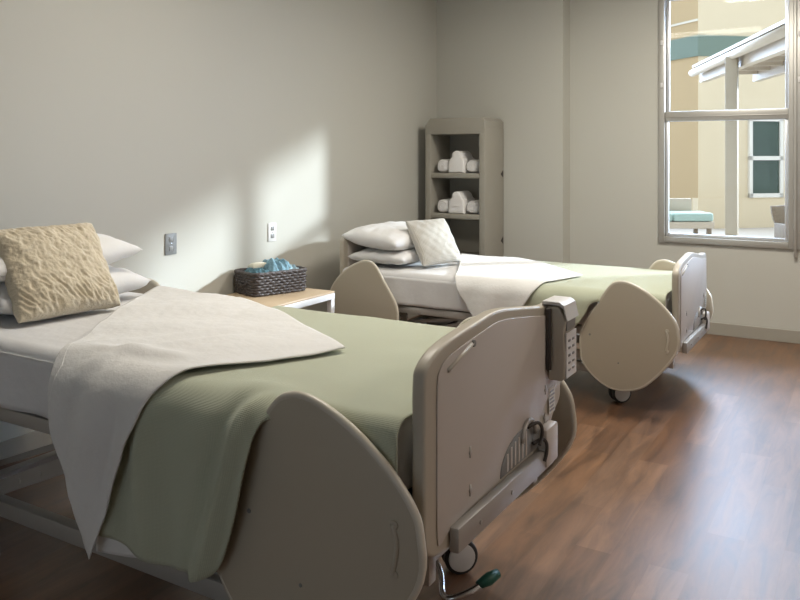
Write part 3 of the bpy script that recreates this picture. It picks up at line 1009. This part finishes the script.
# lean: local y runs up the cushion
def lean(o, base, face_yaw, tilt, half):
    """stand a cushion on its lower edge; it faces +X turned by face_yaw and leans back by tilt"""
    n = Vector((math.cos(tilt), 0, math.sin(tilt)))
    up = Vector((-math.sin(tilt), 0, math.cos(tilt)))
    R = Matrix.Rotation(face_yaw, 3, 'Z')
    n = R @ n; up = R @ up
    sx = up.cross(n)
    M = Matrix((sx, up, n)).transposed().to_4x4()
    M.translation = Vector(base) + up * half
    o.matrix_world = M
lean(o, (-2.555, 1.91, .80), -.10, .58, .195)
tag(o, 'square tan furry cushion leaning on the foreground bed pillows', 'cushion')
def quilt(x, y): return .003 * math.sin(x * 75) * math.sin(y * 75)
o = obj('quilted_cushion', pillow_bm(.37, .34, .11, 70, .38, .004, 8, .03, quilt), QUILT)
lean(o, (-2.49, 4.76, .66), -.30, .55, .17)
tag(o, 'small white quilted cushion leaning on the far bed pillows', 'cushion')

# ---------------------------------------------------------------- shelf tower (open wardrobe)
X0, X1, Y0, Y1, ZTW = -3.30, -2.735, 5.97, 6.362, 1.715
sh = thing('shelf_tower', 'tall taupe moulded shelf tower in the corner, holding white towels', 'shelf unit', (0, 0, 0))
bm = bmesh.new()
# carcass: sides, back, top; the opening is 45 cm wide
sd0, sd1 = .055, .055
cut = [(X0, 0), (X1, 0), (X1, ZTW - .03), (X1 - .03, ZTW), (X0 + .05, ZTW), (X0, ZTW - .06)]
bx(bm, X0, X0 + sd0, Y0 + .001, Y1, 0, ZTW - .09, .006, 2)
bx(bm, X1 - sd1, X1, Y0 + .001, Y1, 0, ZTW - .09, .006, 2)
bx(bm, X0 + sd0 - .02, X1 - sd1 + .02, Y1 - .03, Y1 - .004, 0, ZTW - .05)
prism(bm, [(X0 + .002, ZTW - .14), (X1 - .002, ZTW - .14), (X1 - .001, ZTW - .03), (X1 - .03, ZTW), (X0 + .05, ZTW), (X0 + .001, ZTW - .06)],
      lambda a, b, d: Vector((a, Y0 + d, b)), Y1 - Y0, .008, 3)
bx(bm, X0 + .02, X1 - .02, Y0 + .005, Y1 - .01, 0.0, .10, .006)
o = obj('cabinet_body', bm, WARD, sh); flatn(o, 40)
for z in (1.225, .88, .52):
    box('shelf', X0 + sd0 - .005, X1 - sd1 + .005, Y0 + .004, Y1 - .03, z - .022, z + .022, WARD, sh, .010, 3)
for z in (1.235, .66):
    bm = bmesh.new()
    prism(bm, [(Y1 - .07, z), (Y1 - .015, z + .035), (Y1 - .015, z - .03)], lambda a, b, d: Vector((X1 - .004 + d, a, b)), .006, .001, 1)
    o = obj('finger_hole', bm, DARK, sh, False); o['label'] = 'dark anchor notch in the side'
# towels
def towel_roll(x, y, z, r_, L, label, group, seed):
    bm = bmesh.new()
    n, m = 22, 12
    def sec(t):   # slightly squashed roll with a loose lip
        a = 2 * PI * t
        k = 1 + .04 * math.sin(3 * a + seed)
        sq = 1.0
        return (r_ * k * abs(math.cos(a)) ** .75 * (1 if math.cos(a) > 0 else -1), r_ * .93 * k * abs(math.sin(a)) ** .75 * (1 if math.sin(a) > 0 else -1))
    rings = []
    for j in range(m + 1):
        v = j / m
        e = 1 - .25 * max(0, abs(2 * v - 1) - .75) / .25
        rings.append([bm.verts.new((sec(i / n)[0] * e, (v - .5) * L, sec(i / n)[1] * e + .002 * nz(i * .7, j * .6, seed))) for i in range(n)])
    for j in range(m):
        for i in range(n): bm.faces.new((rings[j][i], rings[j][(i + 1) % n], rings[j + 1][(i + 1) % n], rings[j + 1][i]))
    bm.faces.new(rings[0]); bm.faces.new(rings[-1][::-1])
    # spiral edge seen at the front of the roll
    pts = [((.15 + .75 * q / 30) * r_ * math.cos(q * .5), -L / 2 - .001, (.15 + .75 * q / 30) * r_ * .9 * math.sin(q * .5)) for q in range(30)]
    tube(bm, pts, .0035, 5)
    bmesh.ops.recalc_face_normals(bm, faces=bm.faces[:])
    o = obj('rolled_towel', bm, TOWEL)
    o.location = (x, y, z + r_ * .95)
    return tag(o, label, 'towel', group)
def towel_drape(x, y, z, w_, h_, L, label, group, seed):
    """folded towel set over the rolls: broad foot, rounded hump"""
    prof = [(-.50, 0), (-.50, .35), (-.44, .60), (-.30, .72), (-.26, .90), (-.12, 1.0), (.10, 1.0), (.26, .88), (.36, .72), (.47, .62), (.50, .30), (.50, 0)]
    bm = bmesh.new()
    ol = [(a * w_, b * h_) for a, b in catmull(prof, 4, False)]
    prism(bm, ol, lambda a, b, d: Vector((a + .004 * nz(b * 30, d * 8, seed), -L / 2 + d, b)), L, .014, 3)
    for q in (.33, .55): bx(bm, -.36 * w_, .36 * w_, -L / 2 - .003, -L / 2 + .004, q * h_, q * h_ + .005)
    o = obj('folded_towel', bm, TOWEL); o.location = (x, y, z)
    flatn(o, 60)
    return tag(o, label, 'towel', group)
for z, nm in ((1.248, 'upper'), (.903, 'lower')):
    g = 'towels on the %s shelf' % nm
    towel_roll(-3.155, 6.12, z, .060, .22, 'white rolled towel at the left of the %s shelf' % nm, g, 1 + z)
    towel_roll(-2.875, 6.12, z, .060, .22, 'white rolled towel at the right of the %s shelf' % nm, g, 3 + z)
    towel_drape(-3.015, 6.11, z, .15, .185, .23, 'tall folded white towel in the middle of the %s shelf' % nm, g, z)

# ---------------------------------------------------------------- nightstand, basket
ns = thing('nightstand', 'low nightstand with maple top and white edge between the beds', 'nightstand', (0, 0, 0))
NX0, NX1, NY0, NY1, NZ = -3.37, -2.875, 3.42, 4.04, .55
box('top', NX0, NX1 - .002, NY0 + .002, NY1 - .002, NZ - .012, NZ, WOOD, ns, .003)['label'] = 'pale maple top surface'
bm = bmesh.new()
bx(bm, NX0, NX1, NY0, NY1, NZ - .05, NZ - .012, .006)
o = obj('edge_frame', bm, NSW, ns); o['label'] = 'white edging'; flatn(o)
for x in (NX0 + .02, NX1 - .02):
    for y in (NY0 + .02, NY1 - .02):
        box('leg', x - .018, x + .018, y - .018, y + .018, 0, NZ - .045, NSW, ns, .005)
box('lower_shelf', NX0 + .03, NX1 - .03, NY0 + .03, NY1 - .03, .16, .185, WOOD, ns, .004)
box('back_panel', NX0 + .005, NX0 + .015, NY0 + .03, NY1 - .03, .19, NZ - .05, NSW, ns)

# basket: woven walls
ba = thing('wicker_basket', 'dark woven wicker basket of teal cloths on the nightstand', 'basket', (-3.205, 3.815, NZ + .002), 0.0)
ba.rotation_euler = (0, 0, -.32)
BW, BL, BH = .235, .37, .135
def ringpath(w_, l_, z, rr=.03, amp=0, ph=0, k=46):
    pts = []
    cs = [(w_ / 2 - rr, l_ / 2 - rr, 0), (-w_ / 2 + rr, l_ / 2 - rr, PI / 2), (-w_ / 2 + rr, -l_ / 2 + rr, PI), (w_ / 2 - rr, -l_ / 2 + rr, 1.5 * PI)]
    for cx_, cy_, a0 in cs:
        for q in range(5):
            a = a0 + q * PI / 8
            pts.append(Vector((cx_ + rr * math.cos(a), cy_ + rr * math.sin(a), z)))
    pts.append(pts[0].copy())
    P = resample(pts, 120)[:-1]
    out = []
    for i, p in enumerate(P):
        n = Vector((p.x / w_, p.y / l_, 0)).normalized()
        out.append(p + n * amp * math.sin(i * PI / 2.0 + ph) + Vector((0, 0, .0015 * math.sin(i * .8 + ph))))
    return out
bm = bmesh.new()
rows = 8
for k in range(rows):
    tube(bm, ringpath(BW + .006 * k / rows, BL + .006 * k / rows, .009 + k * (BH - .018) / (rows - 1), .03, .004, PI * (k % 2)), .0095, 7, closed=True)
obj('woven_wall', bm, WICK, ba)
bm = bmesh.new()
tube(bm, ringpath(BW + .012, BL + .012, BH - .002, .032, .002, 0), .010, 8, closed=True)
obj('rim', bm, WICK, ba)
box('base', -BW / 2 + .005, BW / 2 - .005, -BL / 2 + .005, BL / 2 - .005, .002, .012, WICK, ba)
for s in (-1, 1):
    bm = bmesh.new()
    tube(bm, [(-.045, s * (BL / 2 + .014), BH * .52), (0, s * (BL / 2 + .018), BH * .42), (.045, s * (BL / 2 + .014), BH * .52)], .006, 8)
    obj('handle', bm, WICK, ba)
BM = Matrix.Translation(Vector((-3.205, 3.815, NZ + .002))) @ Matrix.Rotation(-.32, 4, 'Z')
def heap(cx_, cy_, z0, w_, l_, h_, seed, label, m, nm='folded_cloth', peak=0.5):
    bm = bmesh.new(); n = 34
    g = []
    for j in range(n + 1):
        row = []
        for i in range(n + 1):
            u, v = 2 * i / n - 1, 2 * j / n - 1
            e = max(0, 1 - abs(u) ** 4) * max(0, 1 - abs(v) ** 4)
            z = h_ * e ** .5 * (.62 + .6 * peak * nz(u * 1.5 + seed, v * 1.5, seed) + .3 * (1 - 2 * abs(nz(u * 2.4 + seed, v * 2.4 + seed, 3)))) + .005 * nz(u * 12, v * 12, seed)
            row.append(bm.verts.new((u * w_ / 2 * (1 + .06 * nz(v * 3, seed)), v * l_ / 2 * (1 + .06 * nz(u * 3, seed)), max(0, z))))
        g.append(row)
    for j in range(n):
        for i in range(n): bm.faces.new((g[j][i], g[j][i + 1], g[j + 1][i + 1], g[j + 1][i]))
    bm.faces.new([g[0][i] for i in range(n + 1)][::-1] + [g[j][0] for j in range(1, n + 1)] + [g[n][i] for i in range(1, n + 1)] + [g[j][n] for j in range(n - 1, 0, -1)])
    bmesh.ops.recalc_face_normals(bm, faces=bm.faces[:])
    o = obj(nm, bm, m)
    o.matrix_world = BM @ Matrix.Translation((cx_, cy_, z0))
    return tag(o, label, 'cloth' if nm != 'white_bundle' else 'cloth roll', 'teal cloths in the basket' if nm == 'folded_cloth' else None)
heap(0, -.09, .085, .20, .17, .075, 3, 'dark teal cloth lying flat at the left end of the basket', TEAL2)
heap(.0, .03, .085, .20, .17, .125, 11, 'crumpled teal cloth rising to a peak in the basket middle', TEAL, peak=.8)
heap(.01, .115, .085, .19, .12, .080, 19, 'pale blue cloth bunched at the right end of the basket', TEAL3)
o = obj('white_bundle', pillow_bm(.07, .12, .05, 20, .35, .002, 2), SOAP)
o.matrix_world = BM @ Matrix.Translation((-.055, -.055, .155))
tag(o, 'small ivory folded cloth lying on the teal cloths in the basket', 'cloth')

# ---------------------------------------------------------------- wall plates
def plate(y, z, m, m2, label, wy, hz):
    t = thing('wall_plate', label, 'wall plate', (XL, y, z), 0)
    box('cover', .0005, .007, -wy / 2, wy / 2, -hz / 2, hz / 2, m, t, .0025)
    for dz in (-.025, .025):
        box('socket', .006, .0095, -.016, .016, dz - .014, dz + .014, m2, t, .003)
    bm = bmesh.new(); disc(bm, (.0075, 0, 0), (1, 0, 0), .004, .003, 10, .0005); obj('screw', bm, CHROME, t)
PLG = mat('grey_cover_plate', (0.20, 0.205, 0.20), 0.5, vary=(60, 0.15))
plate(3.175, .897, PLG, GREYP, 'grey metal outlet plate on the wall beside the foreground bed pillows', .085, .12)
plate(4.055, .890, WHITEP, GREYP, 'white outlet plate on the wall above the wicker basket', .080, .12)
